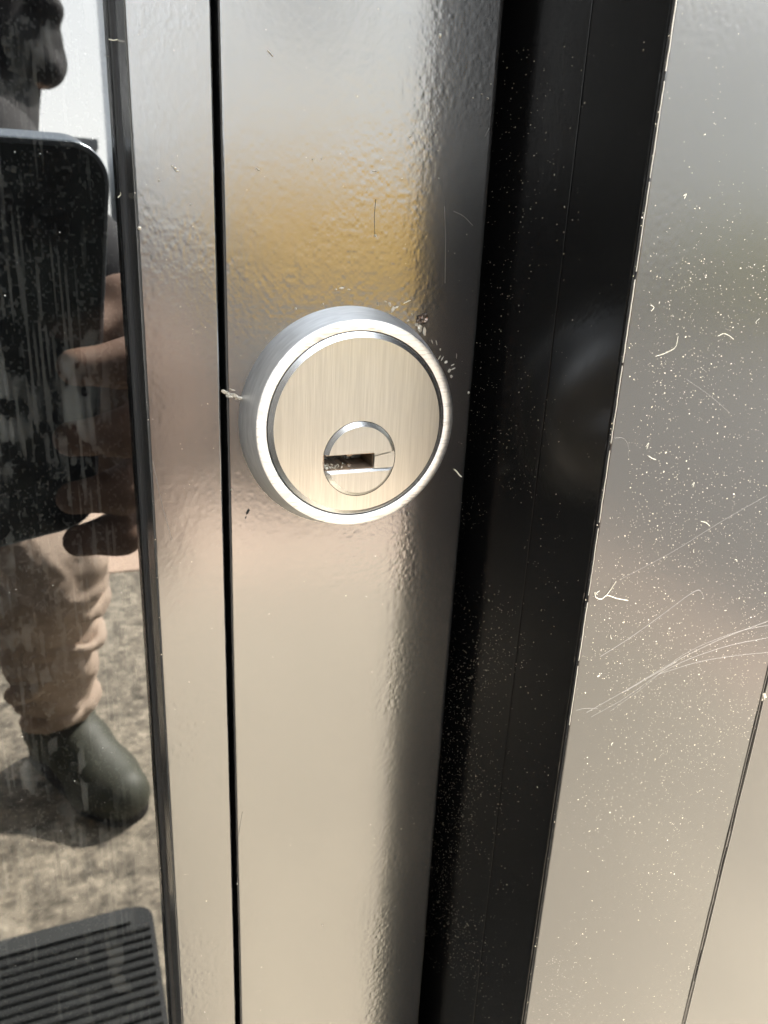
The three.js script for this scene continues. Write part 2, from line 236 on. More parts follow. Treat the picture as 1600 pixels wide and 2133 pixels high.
// ------------------------------------------------------------------ the lock
const planar = (g, turn) => { const p = g.attributes.position, u = new Float32Array(p.count * 2); for (let i = 0; i < p.count; i++) { u[2 * i] = (turn ? p.getY(i) : p.getX(i)) / 1000; u[2 * i + 1] = (turn ? p.getX(i) : p.getY(i)) / 1000; } g.setAttribute('uv', new THREE.BufferAttribute(u, 2)); return g; };
const lathe = (pts, n = 256, crease = 0.35) => { const g = new THREE.LatheGeometry(pts.map((p) => new THREE.Vector2(...p)), n); g.rotateX(Math.PI / 2); return toCreasedNormals(g, crease); };
const V3 = (...a) => new THREE.Vector3(...a);
const lock = tag(base('lock_cylinder'), 'round brushed nickel lock cylinder with a keyway, set in the dark stile', 'lock');
{
  const cone = new THREE.LatheGeometry([[19.15, -0.1], [19.11, 0.05], [17.56, 5.30], [17.44, 5.40]].map((p) => new THREE.Vector2(...p)), 256); cone.rotateX(Math.PI / 2);
  const uv = cone.attributes.uv; for (let i = 0; i < uv.count; i++) uv.setXY(i, uv.getY(i), uv.getX(i));       // the turning marks run round
  const collar = part('collar', mm(cone), M.side, lock);
  part('rim', mm(planar(lathe([[17.44, 5.40], [17.3, 5.43], [15.9, 5.43], [15.76, 5.36], [15.76, 1]], 256, 0.9), true)), M.rim, collar);
  const ev = new Evaluator(); ev.useGroups = false;
  const brush = (g) => { const b = new Brush(g); b.updateMatrixWorld(); return b; };
  const solid = (pts, n) => { const g = new THREE.LatheGeometry(pts.map((p) => new THREE.Vector2(...p)), n); g.rotateX(Math.PI / 2); return brush(toCreasedNormals(g, 0.3)); };
  const PX = 0.17, PY = -5.57, flatFirst = (g) => { // polished edges and brushed flats of one cut block
    const q = g.index ? g.toNonIndexed() : g, n = q.attributes.normal, p = q.attributes.position, a = [], b = [], A = V3(), B = V3(), C = V3(), N = V3();
    for (let i = 0; i < n.count; i += 3) { A.fromBufferAttribute(p, i); B.fromBufferAttribute(p, i + 1); C.fromBufferAttribute(p, i + 2); N.copy(B).sub(A).cross(C.clone().sub(A)); if (N.lengthSq() < 1e-16) continue; N.normalize(); for (let k = 0; k < 3; k++) if (V3().fromBufferAttribute(n, i + k).normalize().dot(N) < 0.97) n.setXYZ(i + k, N.x, N.y, N.z); }
    for (let i = 0; i < n.count; i += 3) (n.getZ(i) > 0.995 && n.getZ(i + 1) > 0.995 ? a : b).push(i, i + 1, i + 2);
    q.setIndex([...a, ...b]); q.clearGroups(); q.addGroup(0, a.length, 0); q.addGroup(a.length, b.length, 1); return q;
  };
  // cylinder: bevelled edge, flat face with the hole for the plug
  const well = new THREE.CylinderGeometry(6.56, 6.56, 12, 160); well.rotateX(Math.PI / 2); well.translate(PX, PY, 6.0);
  const body = ev.evaluate(solid([[0, -3], [15.56, -3], [15.56, 5.28], [14.72, 5.84], [0, 5.84]], 256), brush(well), SUBTRACTION);
  const bg = flatFirst(planar(body.geometry)); part('cylinder_face', mm(bg), [M.face, M.polished], lock);
  // plug: bevelled, with the milled slot and the keyway cut through it
  const slot = box(-9, 9, -1.68, 1.16, 5.92, 9); slot.rotateZ(0.006);
  const cut = new THREE.ExtrudeGeometry(new THREE.Shape([[-1.5, 6.12], [-1.69, 6.12], [-2.14, 6.58], [-2.14, 8], [-1.5, 8]].map((p) => new THREE.Vector2(...p))), { depth: 18, bevelEnabled: false }); cut.applyMatrix4(new THREE.Matrix4().makeBasis(V3(0, 1, 0), V3(0, 0, 1), V3(1, 0, 0))); cut.translate(PX - 9, PY, 0); slot.translate(PX, PY, 0);
  const hole = box(-9, 2.45, -1.66, 1.14, -14, 9); hole.rotateZ(0.006); hole.translate(PX, PY, 0);
  const raw = solid([[0, -2.5], [6.46, -2.5], [6.46, 5.86], [5.76, 6.56], [0, 6.56]], 160); raw.geometry.translate(PX, PY, 0);
  const plug = ev.evaluate(ev.evaluate(ev.evaluate(raw, brush(slot), SUBTRACTION), brush(cut), SUBTRACTION), brush(hole), SUBTRACTION);
  const pm = part('plug', mm(flatFirst(planar(plug.geometry))), [M.plugFace, M.polished], lock);
  const pl = new THREE.Shape(); pl.moveTo(2.5, -1.66); pl.lineTo(5.86, -1.66); pl.quadraticCurveTo(6.22, -0.3, 5.99, 1.14); pl.lineTo(2.5, 1.14); pl.lineTo(2.5, -1.66);
  const pg = new THREE.ExtrudeGeometry(pl, { depth: 0.03, bevelEnabled: false }); pg.translate(PX, PY, 6.3); part('slot_floor', mm(planar(pg)), M.plugFace, pm);
  // what one sees down the keyway: side walls and wards of dark brass
  const k = []; const kb = (...a) => { const g = box(...a); g.translate(PX, PY, 0); k.push(g); };
  kb(-6.2, 2.40, -1.62, -1.52, -2.3, 6.1); kb(-6.2, 2.40, 1.0, 1.1, -2.3, 6.3); kb(2.36, 2.43, -1.51, 0.99, -2.3, 5.8); kb(-6.5, -6.25, -1.51, 0.99, -2.3, 5.6); kb(-6.2, 2.42, -1.6, 1.1, -2.5, -2.31);
  const ward = new THREE.CylinderGeometry(0.62, 0.62, 6, 20); ward.rotateX(Math.PI / 2); ward.translate(PX - 1.6, PY + 1.0, 2.2); k.push(ward);
  const ward2 = new THREE.CylinderGeometry(0.42, 0.42, 6, 20); ward2.rotateX(Math.PI / 2); ward2.translate(PX - 1.3, PY - 1.6, 1.2); k.push(ward2);
  part('keyway', mm(planar(merge(k))), M.brass, pm);
  const bits = []; for (let i = 0; i < 70; i++) { const x = -5.9 + 4.6 * rnd() * rnd(), r = 0.04 + 0.07 * rnd(); bits.push([PX + x, PY - 1.5 + 0.5 * rnd() * rnd(), 3.2 + 2.8 * rnd(), r, r, r, rnd()]); }
  tag(part('grit', lumps(bits), M.dust, pm), null, null, null, 'stuff');
}

// ------------------------------------------------------------------ the door frame, 35 mm proud of the door
const frame = tag(base('door_frame'), 'dusty dark metal door frame standing proud beside the lock stile', 'door frame');
const FZ = 35.4;
{
  part('jamb', bar(roundOutline([[27.8, FZ, 0.5], [72.0, FZ, 0.25], [72.0, -40], [27.8, -40, 0.5]]), FOOT, TOP, 0.07, 21), M.frame, frame);
  part('reveal', bar([[27.5, 18.7], [27.5, FZ - 0.62], [27.79, FZ - 0.62], [27.79, 18.7]], FOOT, TOP), M.reveal, frame);
  part('reveal_strip', bar(roundOutline([[27.32, -60, 0], [27.32, 18.6, 0.1], [27.7, 18.6], [27.7, -60]]), FOOT, TOP, 0.02, 33), M.reveal, frame);
  part('outer_panel', bar(roundOutline([[72.28, FZ + 0.05, 0.3], [150, FZ + 0.05, 0.5], [150, -40], [72.28, -40]]), FOOT, TOP, 0.07, 27), M.frame, frame);
  const P = (px, py, h = 0.02) => { const q = at(px, py, FZ); return [q.x, q.y, FZ + h]; };
  for (let k = 0; k < 9; k++) { const y1 = 62 - k * 12 + 0.6 * rnd(), y0 = y1 - 11 - 0.9 * rnd(), e = []; for (let y = y0; y <= y1; y += 0.8) e.push([27.93 + 0.05 * rnd(), y, FZ - 0.11 + 0.05 * rnd()]); part('worn_edge', wire(e, 0.075 + 0.025 * rnd(), 6), M.worn, frame); }
  // dried sealant along the joint and the chip at its top
  const bead = (side) => wire(Array.from({ length: 60 }, (_, i) => { const y = -190 + i * 3.4; return [72.14 + side * (0.36 + 0.1 * vnoise(i * 0.7, side, 99, 9, 40)), y, FZ + 0.02 + 0.1 * (vnoise(i * 0.5, side + 3, 99, 9, 41) - 0.3)]; }), 0.16, 6);
  part('sealant', bead(-1), M.sealant, frame); part('sealant', bead(1), M.sealant, frame);
  for (const [y0, y1, d] of [[-190, -121, .12], [-112, -92, .2], [-84, -80, .15]]) part('sealant', wire(Array.from({ length: 24 }, (_, i) => { const y = y0 + (y1 - y0) * i / 23; return [72.14 + 0.06 * Math.sin(i * 1.7), y, FZ - d]; }), 0.2, 6), M.sealant, frame);
  const c = at(1590, 1448, FZ);
  part('paint_chip', lumps([[c.x, c.y, FZ + .1, .35, .55, .3, .3], [c.x + .3, c.y - .5, FZ + .1, .3, .3, .25, 0], [c.x - .15, c.y - .8, FZ + .05, .2, .4, .2, .3]]), M.chip, frame);
  const scratch = (r, ...pts) => part('scratch', wire(pts.map(([a, b]) => P(a, b, r * 0.2)), r), M.scratch, frame);
  scratch(0.0279, [1250, 1368], [1310, 1330], [1380, 1280], [1440, 1236], [1456, 1229], [1464, 1240], [1466, 1248]);
  scratch(0.0217, [1222, 1484], [1300, 1440], [1395, 1384], [1500, 1332], [1610, 1290]); scratch(0.0310, [1300, 1441], [1350, 1412], [1410, 1378]); scratch(0.0186, [1232, 1493], [1300, 1455], [1390, 1394], [1500, 1350], [1610, 1326]);
  scratch(0.0155, [1370, 1405], [1450, 1380], [1530, 1366], [1610, 1358]); scratch(0.0155, [1270, 1482], [1340, 1432], [1420, 1366], [1530, 1318], [1610, 1300]); scratch(0.0136, [1290, 1208], [1400, 1150], [1500, 1088], [1610, 1025]); scratch(0.0124, [1200, 1480], [1215, 1476], [1245, 1476]);
  scratch(0.0124, [1280, 912], [1298, 913], [1308, 926], [1309, 950]); scratch(0.0124, [1430, 790], [1480, 825], [1520, 860]);
  const lint = (r, ...pts) => part('lint_fibre', wire(pts.map(([a, b, h = .15]) => P(a, b, h)), r), M.lint, frame);
  lint(.03, [1238, 1233], [1240, 1243], [1252, 1247], [1262, 1240], [1285, 1246], [1307, 1250]); lint(.03, [1261, 1241], [1272, 1226], [1280, 1209, .4]);
  lint(.018, [1494, 700], [1505, 695], [1516, 698], [1524, 706, .4]); lint(.015, [1364, 742], [1385, 735], [1406, 722], [1411, 700]); lint(.02, [1344, 930], [1350, 922], [1346, 935]); lint(.02, [1422, 408], [1428, 404], [1424, 414]); lint(.02, [1440, 1010], [1445, 1004], [1442, 1014]); lint(.02, [1355, 648], [1361, 640], [1354, 635]);
  for (let i = 0; i < 9; i++) { const x = 1240 + rnd() * 350, y = 560 + rnd() * 1150, a = rnd() * 6.3, l = 3 + rnd() * 6, k = 2 * gauss(); lint(.016 + .01 * rnd(), [x, y], [x + l * Math.cos(a) + k, y + l * Math.sin(a)], [x + 2 * l * Math.cos(a), y + 2 * l * Math.sin(a) + k, .3]); }
  // dust: flat grains lying on the paint
  const flake = mm(new THREE.IcosahedronGeometry(1, 0));
  function dust(n, place, parent) {
    const im = new THREE.InstancedMesh(flake, M.dust, n), m = new THREE.Matrix4(), e = new THREE.Euler(), q = new THREE.Quaternion(), col = new THREE.Color();
    for (let i = 0; i < n; i++) { const [x, y, z, s, ax] = place(i), k = 0.7 + 0.6 * rnd(), long = rnd() < 0.25 ? 2.2 : 1.1; e.set(0, 0, rnd() * 6.3); q.setFromEuler(e); if (ax) q.premultiply(new THREE.Quaternion().setFromAxisAngle(new THREE.Vector3(0, 1, 0), -Math.PI / 2)); m.compose(new THREE.Vector3(x, y, z).multiplyScalar(0.001), q, new THREE.Vector3(s * long, s / k, s * 0.35)); im.setMatrixAt(i, m); const b = 0.45 + 0.75 * rnd(); im.setColorAt(i, col.setRGB(b, b * (0.93 + 0.06 * rnd()), b * (0.8 + 0.18 * rnd()))); }
    im.name = 'dust'; tag(im, null, null, null, 'stuff'); parent.add(im);
  }
  dust(10500, () => { for (;;) { const x = 28.5 + 76 * rnd(), y = 60 - 205 * rnd(), band = smooth(42, 18, y) * (0.25 + 0.75 * smooth(-115, -20, y)), cl = fbm(x / 160, y / 160 + 5, 6, 6, 300, 3); if (rnd() < (0.12 + band) * smooth(28, 40, x + 6 * cl) * smooth(0.05, 0.7, cl)) return [x, y, FZ + 0.012, 0.023 + 0.034 * rnd() * rnd() + (rnd() < 0.04 ? 0.04 : 0)]; } }, frame);
  dust(2600, () => { for (;;) { const z = -6 + 39 * rnd(), y = 60 - 200 * rnd(), cl = fbm(z / 80 + 3, y / 120 + 7, 6, 6, 310, 3); if (rnd() < smooth(0.15, 0.8, cl) * (0.15 + smooth(26, 8, z)) * (0.3 + smooth(30, -40, y))) return [z < 18.6 ? 27.3 : 27.48, y, z, 0.034 + 0.05 * rnd() * rnd(), 1]; } }, frame);
  dust(420, () => { const x = -33 + 57 * rnd(), y = 62 - 230 * rnd(); return [x < -21.4 && x > -22.2 ? -24 : x, y, x < -21.5 ? -0.09 : 0.01, 0.022 + 0.035 * rnd() * rnd()]; }, door);
  dust(160, () => [-33.35 + 0.35 * rnd(), 62 - 230 * rnd(), -0.25 + 0.12 * rnd(), 0.03 + 0.10 * rnd() * rnd() * rnd()], door);
  dust(90, () => [27.62 + 0.3 * rnd(), 62 - 230 * rnd(), FZ - 0.12, 0.03 + 0.08 * rnd() * rnd() * rnd()], frame);
}

// ------------------------------------------------------------------ what lies round the door (seen as reflections)
const G = -0.88;
const concrete = tex(1024, 1024, (u, v) => { const a = fbm(u, v, 7, 7, 400, 5), b = fbm(u, v, 60, 60, 410, 3), k = 0.66 + 0.34 * a + 1.2 * (b - 0.5), q = vnoise(u * 150, v * 150, 150, 150, 420), s = q > 0.78 ? 1.35 : q < 0.25 ? 0.7 : 1; return [0.30 * k * s, 0.26 * k * s, 0.2 * k * s]; }, { srgb: true, w: 1.1, h: 1.1 });
const asphaltMap = tex(512, 512, (u, v) => { const k = 0.7 + 0.6 * fbm(u, v, 30, 30, 430, 4); return [0.075 * k, 0.07 * k, 0.064 * k]; }, { srgb: true, w: 1, h: 1 });
const flatUV = (g) => { const p = g.attributes.position, u = g.attributes.uv; for (let i = 0; i < p.count; i++) u.setXY(i, p.getX(i), p.getZ(i)); return g; };
const sheet = (x0, x1, z0, z1, y) => { const g = new THREE.PlaneGeometry(x1 - x0, z1 - z0); g.rotateX(-Math.PI / 2); g.translate((x0 + x1) / 2, y, (z0 + z1) / 2); return flatUV(g); };
tag(part('road', sheet(-90, 90, -1.5, 120, G - 0.10), new THREE.MeshStandardMaterial({ map: asphaltMap, roughness: 0.9 })), 'dark asphalt road beyond the pale kerb', null, null, 'structure');
tag(part('pavement', flatUV(box(-8, 1.30, G - 0.25, G, -0.06, 1.94)), new THREE.MeshStandardMaterial({ map: concrete, roughness: 0.9 })), 'mottled brown concrete landing before the door', null, null, 'structure');
const pink = plain(0.56, 0.41, 0.31);
tag(part('kerb', box(-8, 1.30, G - 0.25, G + 0.002, 1.945, 2.28), pink), 'pale pinkish kerb at the edge of the landing', null, null, 'structure');
tag(part('kerb', box(1.305, 1.56, G - 0.25, G + 0.002, -0.06, 2.28), plain(0.34, 0.25, 0.19)), 'dull pinkish kerb running along the side of the landing', null, null, 'structure');
{ const r = new THREE.BoxGeometry(3.75, 0.3, 13, 1, 1, 40); r.translate(-1.425, G - 0.15, 8.79); const p = r.attributes.position; for (let i = 0; i < p.count; i++) p.setY(i, p.getY(i) + 0.86 * smooth(2.2, 15.5, p.getZ(i))); r.computeVertexNormals();
  tag(part('driveway', r, pink), 'pale pinkish driveway that rises to the low garage', null, null, 'structure'); }
const wallMat = plain(0.02, 0.02, 0.02, 1);
tag(part('wall', box(0.151, 9, G - 0.2, 1.35, -0.2, 0.02), wallMat), 'dark wall that the door frame is set in', null, null, 'structure');
tag(part('wall', box(-9, -0.83, G - 0.2, 1.35, -0.2, 0.02), wallMat), 'dark wall on the hinge side of the door', null, null, 'structure');
tag(part('wall', box(-0.828, 0.149, 1.155, 1.35, -0.2, 0.02), wallMat), 'dark wall above the glazed door', null, null, 'structure');
tag(part('wall', box(-9, 9, 1.352, 7, -0.2, 0.03), plain(0.7, 0.68, 0.64)), 'pale rendered wall above the dark door surround', null, null, 'structure');  // unseen; paleness added so the top of the collar mirrors something bright
tag(part('wall', box(-1.02, -0.84, G, 7, 0.021, 1.7), wallMat), 'dark return wall at the hinge side of the landing', null, null, 'structure');  // unseen blocker added so the frame reveal mirrors something dark
tag(part('dark_backing', box(-0.9, 0.2, G - 0.1, 1.3, -0.45, -0.4), plain(0.012, 0.012, 0.013)), 'dark surface behind the dark glass pane', null, null, 'structure');  // black sheet added so nothing sunlit shows through the pane

{ // pale building across the street, with plinth, windows and parapet
  const b = tag(base('building', 1.25, G - 0.1, 14), 'long pale rendered building across the street', 'building');
  part('wall', box(0, 26, 0.7, 6.2, 0, 6), plain(0.75, 0.77, 0.79), b); part('plinth', box(-0.04, 26.04, 0, 0.7, -0.05, 6), plain(0.16, 0.15, 0.14), b); part('parapet', box(-0.1, 26.1, 6.2, 6.5, -0.12, 6.1), plain(0.5, 0.5, 0.5), b);
  for (let i = 0; i < 5; i++) { const w = part('window', box(2.2 + i * 5, 3.6 + i * 5, 4.3, 5.5, -0.04, 0.02), plain(0.6, 0.6, 0.6), b); part('pane', box(2.3 + i * 5, 3.5 + i * 5, 4.4, 5.4, -0.045, -0.041), plain(0.05, 0.06, 0.07, 0.1), w); }
  const g = tag(base('garage', -6.5, G + 0.72, 16), 'low dark garage with a pale fascia board', 'garage');
  part('wall', box(0, 7.2, -0.85, 1.27, 0, 5), plain(0.07, 0.085, 0.095), g); part('fascia', box(-0.1, 7.3, 1.27, 1.55, -0.1, 5), plain(0.42, 0.43, 0.42), g); part('roof', box(-0.15, 7.35, 1.55, 1.7, -0.15, 5.1), plain(0.16, 0.17, 0.18), g); part('door', box(4.2, 6.8, 0, 1.15, -0.03, 0.02), plain(0.035, 0.045, 0.055), g);
  const s = tag(base('skip_container', 2.3, G - 0.1, 11.6), 'yellow steel skip standing on the road before the pale building', 'skip');
  const sh = new THREE.Shape([[0.0, 1.70], [5.4, 1.70], [4.95, 0.12], [0.35, 0.12]].map((p) => new THREE.Vector2(...p)));
  const yellow = plain(0.90, 0.53, 0.035, 0.5), sg = new THREE.ExtrudeGeometry(sh, { depth: 1.7, bevelEnabled: false }); part('body', sg, yellow, s);
  part('rim', merge([box(-0.06, 5.46, 1.70, 1.80, -0.06, 0.1), box(-0.06, 5.46, 1.70, 1.80, 1.6, 1.76)]), yellow, s); for (let i = 0; i < 6; i++) part('rib', box(0.62 + i * 0.8, 0.74 + i * 0.8, 0.14, 1.68, -0.07, 0.01), yellow, s);
  const h = tag(base('hedge', 10, G - 0.1, 10.4), 'clipped olive green hedge along the road', 'hedge');
  const hg = new THREE.BoxGeometry(13, 1.55, 1.4, 130, 16, 14); hg.translate(6.5, 0.78, 0); const p = hg.attributes.position;
  for (let i = 0; i < p.count; i++) { const x = p.getX(i), y = p.getY(i), z = p.getZ(i), n = 0.22 * (hash(Math.round(x * 20), Math.round(y * 20) * 57 + Math.round(z * 20), 5) - 0.5); p.setXYZ(i, x + n, y + n * 0.8, z + n); }
  hg.computeVertexNormals(); part('foliage', hg, plain(0.42, 0.39, 0.07), h);
}
{ // ribbed rubber mat
  const mat = tag(base('doormat', -0.46, G, 0.49), 'black ribbed rubber doormat on the concrete landing', 'doormat'), rub = plain(0.02, 0.022, 0.022, 0.6);
  const s = new THREE.Shape(), w = 0.465, d = 0.247, r = 0.03; s.moveTo(-w + r, -d); s.lineTo(w - r, -d); s.quadraticCurveTo(w, -d, w, -d + r); s.lineTo(w, d - r); s.quadraticCurveTo(w, d, w - r, d); s.lineTo(-w + r, d); s.quadraticCurveTo(-w, d, -w, d - r); s.lineTo(-w, -d + r); s.quadraticCurveTo(-w, -d, -w + r, -d);
  const g = new THREE.ExtrudeGeometry(s, { depth: 0.006, bevelEnabled: false }); g.rotateX(-Math.PI / 2); part('backing', g, rub, mat);
  const rib = new THREE.CylinderGeometry(0.0052, 0.0052, 0.918, 10); rib.rotateZ(Math.PI / 2);
  for (let i = 0; i < 30; i++) { const m = part('rib', rib, rub, mat); m.position.set(0, 0.0062, 0.205 - i * 0.0146); }
  const edge = plain(0.04, 0.043, 0.043, 0.7); part('border', box(-0.435, 0.435, 0.006, 0.011, 0.218, 0.244), edge, mat); part('border', box(-0.435, 0.435, 0.006, 0.011, -0.244, -0.228), edge, mat);
}

// ------------------------------------------------------------------ the phone and the person who holds it
const local = (R, U, B) => EYE.clone().multiplyScalar(1000).addScaledVector(CR, R).addScaledVector(CU, U).addScaledVector(CF, -B); // mm from the lens, along the phone's own axes
{
  const phone = base('phone'); phone.position.copy(EYE); phone.quaternion.copy(camera.quaternion);
  tag(phone, 'dark phone held upright before the door by the person', 'phone');
  const rr = (x0, x1, y0, y1, r) => { const s = new THREE.Shape(); s.moveTo(x0 + r, y0); s.lineTo(x1 - r, y0); s.absarc(x1 - r, y0 + r, r, -Math.PI / 2, 0); s.lineTo(x1, y1 - r); s.absarc(x1 - r, y1 - r, r, 0, Math.PI / 2); s.lineTo(x0 + r, y1); s.absarc(x0 + r, y1 - r, r, Math.PI / 2, Math.PI); s.lineTo(x0, y0 + r); s.absarc(x0 + r, y0 + r, r, Math.PI, 1.5 * Math.PI); return s; };
  const body = new THREE.ExtrudeGeometry(rr(-57, 19.5, -129, 25, 13), { depth: 7, bevelEnabled: true, bevelSize: 0.8, bevelThickness: 0.8, bevelSegments: 4, curveSegments: 20 }); body.translate(0, 0, 3);
  part('body', mm(body), new THREE.MeshPhysicalMaterial({ color: rgb(0.20, 0.23, 0.26), metalness: 0.7, roughness: 0.3 }), phone);
  const back = new THREE.ExtrudeGeometry(rr(-56, 18.5, -128, 24, 12), { depth: 0.3, bevelEnabled: false, curveSegments: 20 }); back.translate(0, 0, 1.85);
  part('back_cover', mm(back), new THREE.MeshPhysicalMaterial({ color: rgb(0.012, 0.02, 0.022), roughness: 0.3 }), phone);
  const screen = new THREE.ExtrudeGeometry(rr(-55, 17.5, -127, 23, 11), { depth: 0.2, bevelEnabled: false, curveSegments: 20 }); screen.translate(0, 0, 10.9);
  part('screen', mm(screen), new THREE.MeshPhysicalMaterial({ color: rgb(0.01, 0.01, 0.012), roughness: 0.1 }), phone);
  for (const [x, y] of [[0, 0], [0, 17], [-18, 8]]) { const l = new THREE.CylinderGeometry(6.4, 6.6, 1.0, 32); l.rotateX(Math.PI / 2); l.translate(x, y, 1.3); part('camera_lens', mm(l), new THREE.MeshPhysicalMaterial({ color: rgb(0.01, 0.012, 0.015), roughness: 0.12 }), phone); }
}
// bodies: distance to tapered bones joined by a smooth minimum, meshed by marching cubes (millimetres)
const V = (...a) => new THREE.Vector3(...a);
function flesh(bones, cell, k) {
  const lo = V(1e9, 1e9, 1e9), hi = V(-1e9, -1e9, -1e9);
  for (const [a, b, ra, rb] of bones) { lo.min(a.clone().subScalar(ra)).min(b.clone().subScalar(rb)); hi.max(a.clone().addScalar(ra)).max(b.clone().addScalar(rb)); }
  const span = Math.max(hi.x - lo.x, hi.y - lo.y, hi.z - lo.z) + cell * 8 + k, n = Math.min(150, Math.ceil(span / cell)), mid = lo.clone().add(hi).multiplyScalar(0.5);
  const mc = new MarchingCubes(n, new THREE.MeshStandardMaterial(), false, false, 400000); mc.isolation = 0;
  const list = bones.map(([a, b, ra, rb]) => { const d = b.clone().sub(a); return [a.x, a.y, a.z, d.x, d.y, d.z, Math.max(1e-9, d.lengthSq()), ra, rb - ra]; }), half = span / 2;
  for (let z = 0, i = 0; z < n; z++) for (let y = 0; y < n; y++) for (let x = 0; x < n; x++, i++) {
    const px = mid.x + ((x - n / 2) / (n / 2)) * half, py = mid.y + ((y - n / 2) / (n / 2)) * half, pz = mid.z + ((z - n / 2) / (n / 2)) * half;
    let s = 0, best = 1e9;
    for (const q of list) { const ax = px - q[0], ay = py - q[1], az = pz - q[2], t = Math.min(1, Math.max(0, (ax * q[3] + ay * q[4] + az * q[5]) / q[6])), dx = ax - q[3] * t, dy = ay - q[4] * t, dz = az - q[5] * t, d = Math.sqrt(dx * dx + dy * dy + dz * dz) - q[7] - q[8] * t; if (d < best) best = d; s += Math.exp(-Math.min(60, Math.max(-60, d / k))); }
    mc.field[i] = best > 6 * k ? -best : k * Math.log(s);
  }
  mc.update();
  const g = new THREE.BufferGeometry(), c = mc.count ?? mc.geometry.drawRange.count;
  const p = new Float32Array(mc.positionArray.subarray(0, c * 3)), nn = new Float32Array(mc.normalArray.subarray(0, c * 3));
  for (let i = 0; i < c * 3; i++) p[i] = (p[i] * half + mid.getComponent(i % 3)) * 0.001;
  g.setAttribute('position', new THREE.BufferAttribute(p, 3)); g.setAttribute('normal', new THREE.BufferAttribute(nn, 3));
  return g;
}
function creased(g) { // cloth pushed into uneven folds
  const p = g.attributes.position, n = g.attributes.normal, w = (x, y, z) => fbm(x / 0.4 + z * 1.7 + 3, (y * 1.0 + x * 0.7 - z * 0.5) / 0.4 + 5, 5, 9, 520, 3);
  for (let i = 0; i < p.count; i++) { const x = p.getX(i), y = p.getY(i), z = p.getZ(i), e = 0.004, h = 0.026, a = w(x, y, z), k = h * (a - 0.5), g0 = new THREE.Vector3((w(x + e, y, z) - a) / e, (w(x, y + e, z) - a) / e, (w(x, y, z + e) - a) / e).multiplyScalar(h), m = new THREE.Vector3().fromBufferAttribute(n, i).normalize(); p.setXYZ(i, x + m.x * k, y + m.y * k, z + m.z * k); m.sub(g0.addScaledVector(m, -g0.dot(m))).normalize(); n.setXYZ(i, m.x, m.y, m.z); }
  return g;
}
const only = (list) => mergeGeometries(list.map((g) => { const q = new THREE.BufferGeometry(); q.setAttribute('position', g.attributes.position); q.setAttribute('normal', g.attributes.normal); return q; }));
